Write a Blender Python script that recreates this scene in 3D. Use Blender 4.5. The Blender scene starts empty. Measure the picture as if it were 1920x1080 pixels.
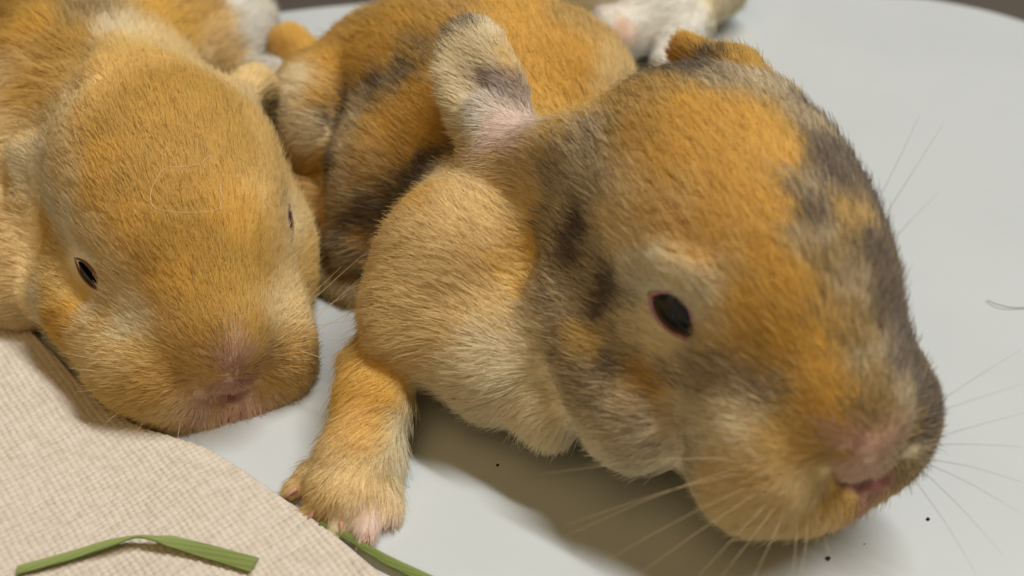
import bpy, math
import numpy as np
from mathutils import Vector, Matrix
from mathutils.bvhtree import BVHTree
from mathutils.kdtree import KDTree

rng = np.random.default_rng(7)
MM = 0.001
sc = bpy.context.scene
col = sc.collection

# ------------------------------------------------------------------ camera
PITCH = math.radians(40.0)
CAM_H = 105.0                       # millimetres above the table
FPX = 960.0 / math.tan(math.radians(22.5))
FWD = np.array([0, math.cos(PITCH), -math.sin(PITCH)])
UPV = np.array([0, math.sin(PITCH), math.cos(PITCH)])
RGT = np.array([1.0, 0, 0])
CAM = np.array([0, 0, CAM_H])
cd = bpy.data.cameras.new('camera')
cam = bpy.data.objects.new('camera', cd)
col.objects.link(cam)
cam.location = tuple(CAM * MM)
cam.rotation_euler = (math.pi / 2 - PITCH, 0, 0)
cd.sensor_width = 36.0
cd.lens = 18.0 / math.tan(math.radians(22.5))
cd.clip_start = 0.002
cd.clip_end = 20
cd.dof.use_dof = True
cd.dof.focus_distance = 0.139
cd.dof.aperture_fstop = 19.0
sc.camera = cam

# ------------------------------------------------------------------ light
w = bpy.data.worlds.new('World')
sc.world = w
w.use_nodes = True
w.node_tree.nodes['Background'].inputs['Color'].default_value = (1.0, 0.80, 0.44, 1)
w.node_tree.nodes['Background'].inputs['Strength'].default_value = 0.035
ld = bpy.data.lights.new('ceiling_tube_light', 'AREA')
ld.shape = 'RECTANGLE'
ld.size = 0.9
ld.size_y = 0.05
ld.energy = 15.8
ld.color = (1.0, 0.99, 0.96)
lamp = bpy.data.objects.new('ceiling_tube_light', ld)
col.objects.link(lamp)
lp = Vector((0.42, 0.14, 1.15))       # long tube running from back left to front right
lamp.location = lp
zax = (lp - Vector((0.0, 0.1, 0.0))).normalized()
xax = Vector((0.81, -0.58, 0))
xax = (xax - zax * xax.dot(zax)).normalized()
yax = zax.cross(xax)
lamp.rotation_euler = Matrix((xax, yax, zax)).transposed().to_euler()
fd = bpy.data.lights.new('warm_fill_light', 'AREA')  # added soft fill that brightens the fronts of the faces, no real lamp
fd.shape = 'DISK'
fd.size = 0.9
fd.energy = 3.0
fd.color = (1.0, 0.70, 0.34)
fill = bpy.data.objects.new('warm_fill_light', fd)
col.objects.link(fill)
fill.location = (-0.20, -0.45, 0.95)
fill.rotation_euler = (Vector(fill.location) - Vector((0, 0.1, 0))).to_track_quat('Z', 'Y').to_euler()
sc.view_settings.view_transform = 'Standard'
sc.view_settings.look = 'None'
sc.view_settings.exposure = 0.0
sc.view_settings.gamma = 1.0
sc.render.engine = 'CYCLES'
sc.cycles.use_denoising = True
sc.cycles.max_bounces = 10
sc.cycles.transparent_max_bounces = 8
sc.cycles_curves.shape = 'RIBBONS'

# ------------------------------------------------------------------ helpers
def P(x, y, d):
    """photo pixel + depth in mm -> world mm"""
    return CAM + d * (FWD + (x - 960.0) / FPX * RGT + (540.0 - y) / FPX * UPV)

def ray(x, y):
    r = FWD + (x - 960.0) / FPX * RGT + (540.0 - y) / FPX * UPV
    return r / np.linalg.norm(r)

def G(x, y, z=0.0):
    """photo pixel -> point on the horizontal plane z (mm)"""
    r = ray(x, y)
    return CAM + r * ((z - CAM_H) / r[2])

def norm(v):
    v = np.asarray(v, float)
    return v / (np.linalg.norm(v, axis=-1, keepdims=True) + 1e-12)

def empty(name, loc, label=None, cat=None, group=None):
    o = bpy.data.objects.new(name, None)
    col.objects.link(o)
    o.empty_display_size = 0.01
    o.location = tuple(np.asarray(loc) * MM)
    if label: o['label'] = label
    if cat: o['category'] = cat
    if group: o['group'] = group
    return o

def attach(o, parent):
    o.parent = parent
    org = Vector((0, 0, 0))
    p = parent
    while p is not None:
        org += p.location
        p = p.parent
    o.location = -org

def mesh_obj(name, verts_mm, faces, mat, parent=None, smooth=True, cols=None):
    me = bpy.data.meshes.new(name)
    v = np.asarray(verts_mm, float) * MM
    if isinstance(faces, np.ndarray) and faces.ndim == 2:
        n, k = faces.shape
        me.vertices.add(len(v))
        me.vertices.foreach_set('co', v.astype(np.float32).ravel())
        me.loops.add(n * k)
        me.loops.foreach_set('vertex_index', faces.astype(np.int32).ravel())
        me.polygons.add(n)
        me.polygons.foreach_set('loop_start', (np.arange(n) * k).astype(np.int32))
        me.update(calc_edges=True)
        me.validate()
    else:
        me.from_pydata(v.tolist(), [], [list(f) for f in faces])
    if smooth:
        me.polygons.foreach_set('use_smooth', np.ones(len(me.polygons), bool))
    if cols is not None:
        a = me.color_attributes.new('fur_color', 'FLOAT_COLOR', 'POINT')
        c4 = np.ones((len(v), 4), np.float32)
        c4[:, :3] = cols
        a.data.foreach_set('color', c4.ravel())
    me.materials.append(mat)
    o = bpy.data.objects.new(name, me)
    col.objects.link(o)
    if parent is not None:
        attach(o, parent)
    return o

def tube(pts, radii, n=8):
    """closed tapered tube through pts (mm)"""
    pts = np.asarray(pts, float)
    m = len(pts)
    radii = np.broadcast_to(np.asarray(radii, float), (m,))
    t = norm(np.gradient(pts, axis=0))
    a = np.cross(t[0], [0.3, 0.2, 0.93])
    a = norm(a)
    V, Fc = [], []
    for i in range(m):
        a = norm(a - t[i] * np.dot(a, t[i]))
        b = np.cross(t[i], a)
        for j in range(n):
            q = 2 * math.pi * j / n
            V.append(pts[i] + radii[i] * (math.cos(q) * a + math.sin(q) * b))
    for i in range(m - 1):
        for j in range(n):
            Fc.append((i * n + j, i * n + (j + 1) % n, (i + 1) * n + (j + 1) % n, (i + 1) * n + j))
    Fc.append(tuple(range(n - 1, -1, -1)))
    Fc.append(tuple((m - 1) * n + j for j in range(n)))
    return V, Fc

def spline(pts, n):
    """Catmull-Rom through pts"""
    p = np.asarray(pts, float)
    p = np.vstack([2 * p[0] - p[1], p, 2 * p[-1] - p[-2]])
    out = []
    segs = len(p) - 3
    for u in np.linspace(0, segs - 1e-6, n):
        i = int(u); f = u - i
        a, b, c, d = p[i:i + 4]
        out.append(.5 * (2 * b + (c - a) * f + (2 * a - 5 * b + 4 * c - d) * f * f + (3 * b - a - 3 * c + d) * f ** 3))
    return np.array(out)

# value noise, vectorised
def vnoise(p, seed=0):
    p = np.asarray(p, float)
    i = np.floor(p).astype(np.int64)
    f = p - i
    f = f * f * (3 - 2 * f)
    def h(ix, iy, iz):
        n = (ix * 374761393 + iy * 668265263 + iz * 2147483647 + seed * 1274126177) & 0xFFFFFFFF
        n = ((n ^ (n >> 13)) * 1274126177) & 0xFFFFFFFF
        return ((n ^ (n >> 16)) & 0xFFFF) / 65535.0
    r = 0
    for dx in (0, 1):
        for dy in (0, 1):
            for dz in (0, 1):
                wgt = (f[..., 0] if dx else 1 - f[..., 0]) * (f[..., 1] if dy else 1 - f[..., 1]) * (f[..., 2] if dz else 1 - f[..., 2])
                r = r + wgt * h(i[..., 0] + dx, i[..., 1] + dy, i[..., 2] + dz)
    return r * 2 - 1

# ------------------------------------------------------------------ materials
def mat_principled(name, color, rough=.5, spec=.5, **kw):
    m = bpy.data.materials.new(name)
    m.use_nodes = True
    b = m.node_tree.nodes['Principled BSDF']
    b.inputs['Base Color'].default_value = (*color, 1)
    b.inputs['Roughness'].default_value = rough
    b.inputs['Specular IOR Level'].default_value = spec
    for k, v in kw.items():
        b.inputs[k.replace('_', ' ')].default_value = v
    return m

def mat_hair(name):
    m = bpy.data.materials.new(name)
    m.use_nodes = True
    nt = m.node_tree
    nt.nodes.clear()
    out = nt.nodes.new('ShaderNodeOutputMaterial')
    at = nt.nodes.new('ShaderNodeAttribute'); at.attribute_name = 'fur_color'
    info = nt.nodes.new('ShaderNodeHairInfo')
    ramp = nt.nodes.new('ShaderNodeMapRange')      # hair roots are a little darker than the tips
    ramp.inputs['From Min'].default_value = 0.0
    ramp.inputs['From Max'].default_value = 1.0
    ramp.inputs['To Min'].default_value = 0.88
    ramp.inputs['To Max'].default_value = 1.08
    nt.links.new(info.outputs['Intercept'], ramp.inputs['Value'])
    mul = nt.nodes.new('ShaderNodeVectorMath'); mul.operation = 'SCALE'
    nt.links.new(at.outputs['Color'], mul.inputs[0])
    nt.links.new(ramp.outputs['Result'], mul.inputs['Scale'])
    d = nt.nodes.new('ShaderNodeBsdfDiffuse')
    t = nt.nodes.new('ShaderNodeBsdfTranslucent')
    g = nt.nodes.new('ShaderNodeBsdfGlossy'); g.inputs['Roughness'].default_value = .42
    nt.links.new(mul.outputs[0], d.inputs['Color'])
    sn = nt.nodes.new('ShaderNodeAttribute'); sn.attribute_name = 'skin_normal'
    geo = nt.nodes.new('ShaderNodeNewGeometry')
    mixn = nt.nodes.new('ShaderNodeMix'); mixn.data_type = 'VECTOR'; mixn.inputs['Factor'].default_value = .25
    nt.links.new(sn.outputs['Vector'], mixn.inputs['A']); nt.links.new(geo.outputs['Normal'], mixn.inputs['B'])
    nn_ = nt.nodes.new('ShaderNodeVectorMath'); nn_.operation = 'NORMALIZE'
    nt.links.new(mixn.outputs['Result'], nn_.inputs[0])
    nt.links.new(nn_.outputs[0], d.inputs['Normal'])
    nt.links.new(mul.outputs[0], t.inputs['Color'])
    m1 = nt.nodes.new('ShaderNodeMixShader'); m1.inputs[0].default_value = .25
    nt.links.new(d.outputs[0], m1.inputs[1]); nt.links.new(t.outputs[0], m1.inputs[2])
    m2 = nt.nodes.new('ShaderNodeMixShader'); m2.inputs[0].default_value = .03
    nt.links.new(m1.outputs[0], m2.inputs[1]); nt.links.new(g.outputs[0], m2.inputs[2])
    nt.links.new(m2.outputs[0], out.inputs['Surface'])
    return m

def mat_skin(name):
    m = bpy.data.materials.new(name)
    m.use_nodes = True
    nt = m.node_tree
    b = nt.nodes['Principled BSDF']
    at = nt.nodes.new('ShaderNodeAttribute'); at.attribute_name = 'fur_color'
    nz = nt.nodes.new('ShaderNodeTexNoise'); nz.inputs['Scale'].default_value = 2500
    bmp = nt.nodes.new('ShaderNodeBump'); bmp.inputs['Strength'].default_value = .4; bmp.inputs['Distance'].default_value = .0002
    nt.links.new(nz.outputs['Fac'], bmp.inputs['Height'])
    nt.links.new(bmp.outputs['Normal'], b.inputs['Normal'])
    nt.links.new(at.outputs['Color'], b.inputs['Base Color'])
    b.inputs['Roughness'].default_value = .75
    b.inputs['Specular IOR Level'].default_value = .12
    return m

M_hair = mat_hair('fur_hair')
M_skin = mat_skin('downy_skin')
M_eye = mat_principled('eye_gloss', (.004, .004, .005), .14, .2)
M_lid = mat_principled('eyelid_skin', (.42, .20, .19), .4, .4)
M_claw = mat_principled('claw_horn', (.55, .28, .21), .4, .4)
M_whisk = mat_principled('whisker_pale', (.62, .47, .27), .5, .3)
M_whisk_dark = mat_principled('whisker_grey', (.22, .20, .18), .5, .3)

# ------------------------------------------------------------------ structure: table, floor
def mat_table():
    m = mat_principled('white_laminate', (.66, .67, .66), .38, .35)
    nt = m.node_tree; b = nt.nodes['Principled BSDF']
    tc = nt.nodes.new('ShaderNodeTexCoord')
    nz = nt.nodes.new('ShaderNodeTexNoise'); nz.inputs['Scale'].default_value = 60; nz.inputs['Detail'].default_value = 6
    nt.links.new(tc.outputs['Object'], nz.inputs['Vector'])
    rp = nt.nodes.new('ShaderNodeValToRGB')
    rp.color_ramp.elements[0].position = .3; rp.color_ramp.elements[0].color = (.52, .555, .565, 1)
    rp.color_ramp.elements[1].position = .7; rp.color_ramp.elements[1].color = (.545, .58, .59, 1)
    nt.links.new(nz.outputs['Fac'], rp.inputs['Fac'])
    nt.links.new(rp.outputs['Color'], b.inputs['Base Color'])
    n2 = nt.nodes.new('ShaderNodeTexNoise'); n2.inputs['Scale'].default_value = 900
    nt.links.new(tc.outputs['Object'], n2.inputs['Vector'])
    bm = nt.nodes.new('ShaderNodeBump'); bm.inputs['Strength'].default_value = .08; bm.inputs['Distance'].default_value = .0002
    nt.links.new(n2.outputs['Fac'], bm.inputs['Height']); nt.links.new(bm.outputs['Normal'], b.inputs['Normal'])
    return m

def build_table():
    far = [G(300, 62), G(480, 26), G(700, 2), G(1000, -12), G(1400, -16), G(1700, -8), G(1800, 4), G(1920, 34), G(2080, 95)]
    far = spline(np.array(far), 60)
    pts = [np.array([-420., -250, 0]), np.array([-420., 20, 0])] + [np.array(q) for q in far] + [np.array([330., 60, 0]), np.array([420., -250, 0])]
    pts = pts[::-1]
    n = len(pts)
    c = np.mean(pts, axis=0)
    rings = []
    for inset, z in ((1.6, 0), (.5, -.5), (0, -1.6), (0, -14), (1.2, -15.5)):
        rings.append([p + norm((c - p) * [1, 1, 0]) * inset + np.array([0, 0, z]) for p in pts])
    V = [v for r in rings for v in r]
    Fc = []
    for k in range(4):
        for i in range(n):
            j = (i + 1) % n
            Fc.append((k * n + i, (k + 1) * n + i, (k + 1) * n + j, k * n + j))
    Fc.append(tuple(range(n)))
    Fc.append(tuple(4 * n + i for i in range(n - 1, -1, -1)))
    o = mesh_obj('table_top', V, Fc, mat_table(), None, smooth=False)
    o['kind'] = 'structure'
build_table()

def build_floor():
    m = mat_principled('brown_floor', (.16, .13, .11), .5, .3)
    nt = m.node_tree; b = nt.nodes['Principled BSDF']
    nz = nt.nodes.new('ShaderNodeTexNoise'); nz.inputs['Scale'].default_value = 14; nz.inputs['Detail'].default_value = 5
    rp = nt.nodes.new('ShaderNodeValToRGB')
    rp.color_ramp.elements[0].color = (.11, .09, .075, 1); rp.color_ramp.elements[1].color = (.22, .19, .16, 1)
    nt.links.new(nz.outputs['Fac'], rp.inputs['Fac']); nt.links.new(rp.outputs['Color'], b.inputs['Base Color'])
    s = 4000
    o = mesh_obj('floor', [(-s, -s, -240), (s, -s, -240), (s, s, -240), (-s, s, -240)], [(0, 1, 2, 3)], m, None, smooth=False)
    o['kind'] = 'structure'
build_floor()

# ------------------------------------------------------------------ SDF modelling
class SDF:
    def __init__(self):
        self.ops = []
    def ell(self, c, r, ax=None, k=3.0, sub=False):
        self.ops.append(('e', np.asarray(c, float), np.broadcast_to(np.asarray(r, float), (3,)), np.eye(3) if ax is None else np.asarray(ax), k, sub))
    def cone(self, a, b, r1, r2, k=3.0, sub=False):
        self.ops.append(('c', np.asarray(a, float), np.asarray(b, float), (r1, r2), k, sub))
    def chain(self, pts, radii, k=2.5, sub=False):
        for i in range(len(pts) - 1):
            self.cone(pts[i], pts[i + 1], radii[i], radii[i + 1], k, sub)
    def bounds(self):
        lo, hi = [], []
        for o in self.ops:
            if o[-1]: continue
            if o[0] == 'e':
                m = max(o[2]); lo.append(o[1] - m); hi.append(o[1] + m)
            else:
                m = max(o[3])
                lo += [o[1] - m, o[2] - m]; hi += [o[1] + m, o[2] + m]
        return np.min(lo, 0) - 3, np.max(hi, 0) + 3
    def mesh(self, h):
        lo, hi = self.bounds()
        lo[2] = max(lo[2], -1.5)
        n = np.ceil((hi - lo) / h).astype(int) + 1
        xs = [lo[i] + h * np.arange(n[i]) for i in range(3)]
        D = np.full(tuple(n), 50.0, np.float32)
        for o in self.ops:
            k, sub = o[-2], o[-1]
            if o[0] == 'e':
                m = max(o[2]); blo, bhi = o[1] - m, o[1] + m
            else:
                m = max(o[3]); blo, bhi = np.minimum(o[1], o[2]) - m, np.maximum(o[1], o[2]) + m
            pad = k + 4 * h + 2
            i0 = np.clip(np.floor((blo - pad - lo) / h).astype(int), 0, n)
            i1 = np.clip(np.ceil((bhi + pad - lo) / h).astype(int) + 1, 0, n)
            if np.any(i1 <= i0): continue
            sl = tuple(slice(a, b) for a, b in zip(i0, i1))
            X, Y, Z = np.meshgrid(xs[0][sl[0]], xs[1][sl[1]], xs[2][sl[2]], indexing='ij')
            Q = np.stack([X, Y, Z], -1).astype(np.float32)
            if o[0] == 'e':
                q = (Q - o[1].astype(np.float32)) @ o[3].T.astype(np.float32)
                k0 = np.linalg.norm(q / o[2], axis=-1)
                k1 = np.linalg.norm(q / (o[2] ** 2), axis=-1) + 1e-6
                d = k0 * (k0 - 1) / k1
                d = np.where(k0 < .05, -min(o[2]), d)
            else:
                a, b = o[1], o[2]
                ab = b - a
                t = np.clip(((Q - a) @ ab) / (ab @ ab + 1e-9), 0, 1)
                d = np.linalg.norm(Q - (a + t[..., None] * ab), axis=-1) - (o[3][0] + (o[3][1] - o[3][0]) * t)
            A = D[sl]
            if sub:
                hh = np.clip(.5 - .5 * (A + d) / k, 0, 1)
                D[sl] = A + (-d - A) * hh + k * hh * (1 - hh)
            else:
                hh = np.clip(.5 + .5 * (A - d) / k, 0, 1)
                D[sl] = A + (d - A) * hh - k * hh * (1 - hh)
        # rest on the table
        fl = (0.15 - xs[2])[None, None, :]
        D = np.maximum(D, fl.astype(np.float32))
        return nets(D, lo, h)

def nets(D, lo, h):
    n = D.shape
    S = D < 0
    c = [S[dx:n[0] - 1 + dx, dy:n[1] - 1 + dy, dz:n[2] - 1 + dz] for dx in (0, 1) for dy in (0, 1) for dz in (0, 1)]
    cnt = sum(x.astype(np.int8) for x in c)
    act = (cnt > 0) & (cnt < 8)
    idx = np.full(act.shape, -1, np.int64)
    cells = np.argwhere(act)
    idx[act] = np.arange(len(cells))
    acc = np.zeros((len(cells), 3)); num = np.zeros(len(cells))
    corners = [(dx, dy, dz) for dx in (0, 1) for dy in (0, 1) for dz in (0, 1)]
    for a in range(8):
        for b in range(a + 1, 8):
            ca, cb = np.array(corners[a]), np.array(corners[b])
            if np.abs(ca - cb).sum() != 1: continue
            va = D[tuple((cells + ca).T)]; vb = D[tuple((cells + cb).T)]
            m = (va < 0) != (vb < 0)
            t = np.where(m, va / np.where(m, va - vb, 1), 0)
            acc[m] += (ca + t[:, None] * (cb - ca))[m]
            num[m] += 1
    V = lo + h * (cells + acc / num[:, None])
    quads = []
    for ax in range(3):
        o1, o2 = [(1, 2), (2, 0), (0, 1)][ax]
        s0 = [slice(None)] * 3; s1 = [slice(None)] * 3
        s0[ax] = slice(0, -1); s1[ax] = slice(1, None)
        cross = S[tuple(s0)] != S[tuple(s1)]
        e = np.argwhere(cross)
        ok = (e[:, o1] > 0) & (e[:, o2] > 0) & (e[:, o1] < n[o1] - 1) & (e[:, o2] < n[o2] - 1)
        e = e[ok]
        ins = S[tuple(e.T)]
        d1 = np.zeros(3, int); d1[o1] = 1
        d2 = np.zeros(3, int); d2[o2] = 1
        q = np.stack([idx[tuple((e - d1 - d2).T)], idx[tuple((e - d2).T)], idx[tuple(e.T)], idx[tuple((e - d1).T)]], 1)
        q[~ins] = q[~ins][:, ::-1]
        quads.append(q)
    Q = np.vstack(quads)
    Q = Q[(Q >= 0).all(1)]
    # a little Laplacian smoothing
    for _ in range(2):
        s = np.zeros_like(V); m = np.zeros(len(V))
        for i in range(4):
            a, b = Q[:, i], Q[:, (i + 1) % 4]
            for j in range(3):
                s[:, j] += np.bincount(a, V[b, j], len(V)) + np.bincount(b, V[a, j], len(V))
            m += np.bincount(a, minlength=len(V)) + np.bincount(b, minlength=len(V))
        V = V * .5 + .5 * s / np.maximum(m, 1)[:, None]
    return V, Q

def vert_normals(V, Q):
    fn = np.cross(V[Q[:, 2]] - V[Q[:, 0]], V[Q[:, 3]] - V[Q[:, 1]])
    N = np.zeros_like(V)
    for i in range(4):
        for j in range(3):
            N[:, j] += np.bincount(Q[:, i], fn[:, j], len(V))
    return norm(N)

# ------------------------------------------------------------------ animals: shared code
COL = {
    'O': (.80, .51, .125), 'o': (.66, .42, .11), 'P': (.88, .67, .34), 'p': (.84, .57, .20), 'C': (.91, .78, .54),
    'W': (.92, .88, .80), 'G': (.56, .45, .29), 'g': (.68, .56, .37), 'D': (.20, .155, .115), 'B': (.42, .30, .135),
    'b': (.64, .43, .16), 'K': (.66, .40, .31), 'k': (.82, .56, .40), 'V': (.44, .35, .31), 'Y': (.82, .60, .23),
    'R': (.34, .15, .13), 'S': (.88, .70, .60),
}

AGOUTI = {'G': .42, 'g': .26, 'D': .35, 'B': .34, 'b': .20, 'V': .15}

class Animal:
    def __init__(self, sdf, h):
        self.V, self.Q = sdf.mesh(h)
        self.N = vert_normals(self.V, self.Q)
        T = np.vstack([self.Q[:, [0, 1, 2]], self.Q[:, [0, 2, 3]]])
        self.T = T
        self.bvh = BVHTree.FromPolygons(self.V.tolist(), self.Q.tolist())
    def hit(self, x, y):
        """where the sight line of a photo pixel meets the animal; beside it, the nearest point"""
        r = ray(x, y)
        loc, n, i, d = self.bvh.ray_cast(Vector(CAM), Vector(r))
        if loc is None:
            best = None
            for t in np.linspace(90, 230, 71):
                l2, n2, _, d2 = self.bvh.find_nearest(Vector(CAM + r * t))
                if best is None or d2 < best[0]: best = (d2, l2, n2)
            _, loc, n = best
        n = np.array(n)
        if n @ r > 0: n = -n
        return np.array(loc), n
    def color_anchors(self, lst):
        pos, c = [], []
        for x, y, k in lst:
            p, _ = self.hit(x, y)
            pos.append(p); c.append(COL[k])
        self.cp = np.array(pos)
        # colour plus how strongly banded (salt and pepper) the hair is there
        self.cc = np.hstack([np.array(c), np.array([[AGOUTI.get(k, 0.0)] for _, _, k in lst])])
    def color(self, p, pw=5.0):
        out = np.empty((len(p), 4))
        for s in range(0, len(p), 60000):
            d = np.linalg.norm(p[s:s + 60000, None, :] - self.cp[None], axis=2) + .25
            wgt = d ** -pw
            wgt /= wgt.sum(1, keepdims=True)
            out[s:s + 60000] = wgt @ self.cc
        return out
    def flow_anchors(self, lst):
        """(x, y, dx, dy, hair length mm, lift)"""
        pos, t, a = [], [], []
        for x, y, dx, dy, ln, lf in lst:
            p, n = self.hit(x, y)
            dv = dx * RGT - dy * UPV
            dv = dv / np.linalg.norm(dv)
            r = ray(x, y)
            # slide along the sight line so that the hair lies in the surface
            k = np.clip(-(dv @ n) / (r @ n - 1e-6), -1.6, 1.6)
            v = dv + k * r
            pos.append(p); t.append(norm(v - n * (v @ n))); a.append((ln, lf))
        self.fp = np.array(pos); self.ft = np.array(t); self.fa = np.array(a)
    def flow(self, p, pw=3.0):
        t = np.empty((len(p), 3)); a = np.empty((len(p), 2))
        for s in range(0, len(p), 60000):
            d = np.linalg.norm(p[s:s + 60000, None, :] - self.fp[None], axis=2) + .5
            wgt = d ** -pw
            wgt /= wgt.sum(1, keepdims=True)
            t[s:s + 60000] = wgt @ self.ft
            a[s:s + 60000] = wgt @ self.fa
        return t, a
    def build_body(self, parent):
        c = self.color(self.V)[:, :3]
        return mesh_obj('body', self.V, self.Q, M_skin, parent, cols=c)
    def build_fur(self, parent, density, bald, heads=(), clump=.5, name='fur', rad=.027, dark=.0):
        V, T = self.V, self.T
        a, b, c = V[T[:, 0]], V[T[:, 1]], V[T[:, 2]]
        fn = np.cross(b - a, c - a)
        area = .5 * np.linalg.norm(fn, axis=1)
        nn = norm(fn)
        ctr = (a + b + c) / 3
        view = norm(CAM - ctr)
        face = (nn * view).sum(1)
        wgt = area * np.where(face > -.35, 1.0, .22)
        wgt = wgt * np.where(ctr[:, 2] < .3, 0.05, 1)
        inframe = np.abs((ctr - CAM) @ RGT / ((ctr - CAM) @ FWD) * FPX) < 1250
        inframe &= ((ctr - CAM) @ UPV / ((ctr - CAM) @ FWD) * FPX) < 760
        wgt = wgt * np.where(inframe, 1, .25)
        n = int(wgt.sum() * density)
        ti = rng.choice(len(T), n, p=wgt / wgt.sum())
        u = rng.random((n, 2)); fl = u.sum(1) > 1; u[fl] = 1 - u[fl]
        p = a[ti] + u[:, :1] * (b - a)[ti] + u[:, 1:] * (c - a)[ti]
        Ns = self.N
        w0 = 1 - u.sum(1, keepdims=True)
        nr = norm(w0 * Ns[T[ti, 0]] + u[:, :1] * Ns[T[ti, 1]] + u[:, 1:] * Ns[T[ti, 2]])
        t, at = self.flow(p)
        # heads: hair streams back from the nose
        for nose, ctrh, R, lmax in heads:
            d = np.linalg.norm(p - ctrh, axis=1)
            f = np.clip((R + 4 - d) / 8, 0, 1)[:, None]
            rad_t = p - nose
            dist = np.linalg.norm(rad_t, axis=1, keepdims=True)
            t = t * (1 - f) + norm(rad_t) * f
            ln = np.clip(.75 + .105 * dist, .6, lmax)
            lf = np.clip(.48 - .016 * dist, .17, .48)
            at = at * (1 - f) + np.hstack([ln, lf]) * f
        keep = np.ones(n, bool)
        for q, r0, r1 in bald:             # bare rim, then short hair growing back to full length
            d = np.linalg.norm(p - q, axis=1)
            keep &= d > r0
            s = np.clip((d - r0) / (r1 - r0), 0, 1)
            at[:, 0] *= .28 + .72 * s
        p, nr, t, at = p[keep], nr[keep], t[keep], at[keep]
        n = len(p)
        t = t - nr * (t * nr).sum(1, keepdims=True)
        t = norm(t)
        bt = np.cross(nr, t)
        ang = .16 * vnoise(p / 2.6, 3) + .09 * vnoise(p / .9, 5) + rng.normal(0, .08, n)
        t = t * np.cos(ang)[:, None] + bt * np.sin(ang)[:, None]
        ln = np.where(at[:, 0] > 2.0, 2.0 + .7 * (at[:, 0] - 2.0), at[:, 0]) * (.72 + .5 * rng.random(n)) * (1 + .15 * vnoise(p / 1.6, 9))
        guard = rng.random(n) < .035
        ln = np.where(guard, ln * 1.35, ln)
        lift = np.clip(.76 * at[:, 1] * (1 + .3 * vnoise(p / 1.2, 11)) + rng.normal(0, .04, n), .05, 1.4)
        fly = rng.random(n) < .055                  # fly-away hairs that fuzz the outline
        lift = np.where(fly, lift + .15 + .45 * rng.random(n), lift)
        K = 5
        s = np.linspace(0, 1, K)[None, :, None]
        lf = lift[:, None, None]
        up = nr[:, None, :] * (lf * s - .42 * lf * s ** 2)
        bend = rng.normal(0, .10, n)[:, None, None] * s ** 2 * bt[:, None, :]
        along = t[:, None, :] * (s * np.sqrt(np.maximum(1 - .5 * lf ** 2, .2)))
        pts = p[:, None, :] + ln[:, None, None] * (up + along + bend) - .12 * nr[:, None, :] * (1 - s)
        if clump > 0 and n > 100:
            m = max(8, n // 22)
            ci = rng.choice(n, m, replace=False)
            kd = KDTree(m)
            for j, q in enumerate(p[ci].tolist()): kd.insert(q, j)
            kd.balance()
            near = np.fromiter((kd.find(q)[1] for q in p.tolist()), np.int64, n)
            cc = pts[ci[near]]
            cl = clump * (.25 + .75 * rng.random(n)) * np.clip(.7 + .6 * vnoise(p / 2.2, 17), .15, 1.2)
            cl = np.where(fly, 0, cl)
            fac = cl[:, None, None] * s ** 1.4
            pts = pts + (cc - pts) * fac
        cold = self.color(p + rng.normal(0, .6, (n, 3)) + (.6 * vnoise(p / 1.7, 21))[:, None] * t)
        ag = cold[:, 3]; cold = cold[:, :3]
        val = 1 + (.07 + ag) * np.clip(rng.normal(0, 1, n), -1.6, 2.0) + ag * .35 * vnoise(p / .7, 33) + .05 * vnoise(p / 1.1, 31)
        val = np.where(guard, val * .8, val)
        if dark:
            val = np.where(rng.random(n) < dark, val * .35, val)
        cold = np.clip(cold * np.clip(val, .3, 1.5)[:, None], .01, .92)
        r = rad * (.75 + .5 * rng.random(n))[:, None] * np.array([1., .95, .82, .6, .22])[None]
        hc = bpy.data.hair_curves.new(name)
        hc.add_curves([K] * n)
        hc.position_data.foreach_set('vector', (pts * MM).astype(np.float32).ravel())
        ra = hc.attributes.new('radius', 'FLOAT', 'POINT') if 'radius' not in hc.attributes else hc.attributes['radius']
        ra.data.foreach_set('value', (r * MM).astype(np.float32).ravel())
        ca = hc.attributes.new('fur_color', 'FLOAT_COLOR', 'CURVE')
        c4 = np.ones((n, 4), np.float32); c4[:, :3] = cold
        ca.data.foreach_set('color', c4.ravel())
        na = hc.attributes.new('skin_normal', 'FLOAT_VECTOR', 'CURVE')
        na.data.foreach_set('vector', nr.astype(np.float32).ravel())
        hc.materials.append(M_hair)
        o = bpy.data.objects.new(name, hc)
        col.objects.link(o)
        o['kind'] = 'stuff'
        attach(o, parent)
        print('fur', parent.name, n)
        return o
    def eye(self, parent, outline, dome, rim, sink=.25, lidmat=None, mirror=None):
        """almond eye lens set in the lids; outline in photo pixels"""
        hits = [self.hit(x, y) for x, y in outline]
        if mirror is not None:                # the other eye, across the head's middle plane
            C_, L_ = mirror
            hits = [self.bvh.find_nearest(Vector(p - 2 * ((p - C_) @ L_) * L_))[:2] for p, _ in hits][::-1]
            hits = [(np.array(p), np.array(n)) for p, n in hits]
            mid = np.mean([p for p, _ in hits], 0)
            hits = [(p, n if n @ (mid - C_) > 0 else -n) for p, n in hits]
        loop = np.array([q for q, _ in hits]); nm = norm(np.mean([n for _, n in hits], 0))
        loop = spline(np.vstack([loop, loop[:1]]), 41)[:-1]
        ctr = loop.mean(0)
        # flatten the loop slightly on its mean plane
        loop = loop - nm * (((loop - ctr) @ nm) * .6)[:, None]
        V, Fc = [], []
        m = len(loop)
        rings = 8
        for k in range(rings + 1):
            f = math.cos(k / rings * math.pi / 2)
            zz = math.sin(k / rings * math.pi / 2)
            for q in loop:
                V.append(ctr + (q - ctr) * f + nm * (dome * zz - sink))
        for k in range(rings):
            for j in range(m):
                Fc.append((k * m + j, k * m + (j + 1) % m, (k + 1) * m + (j + 1) % m, (k + 1) * m + j))
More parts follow.
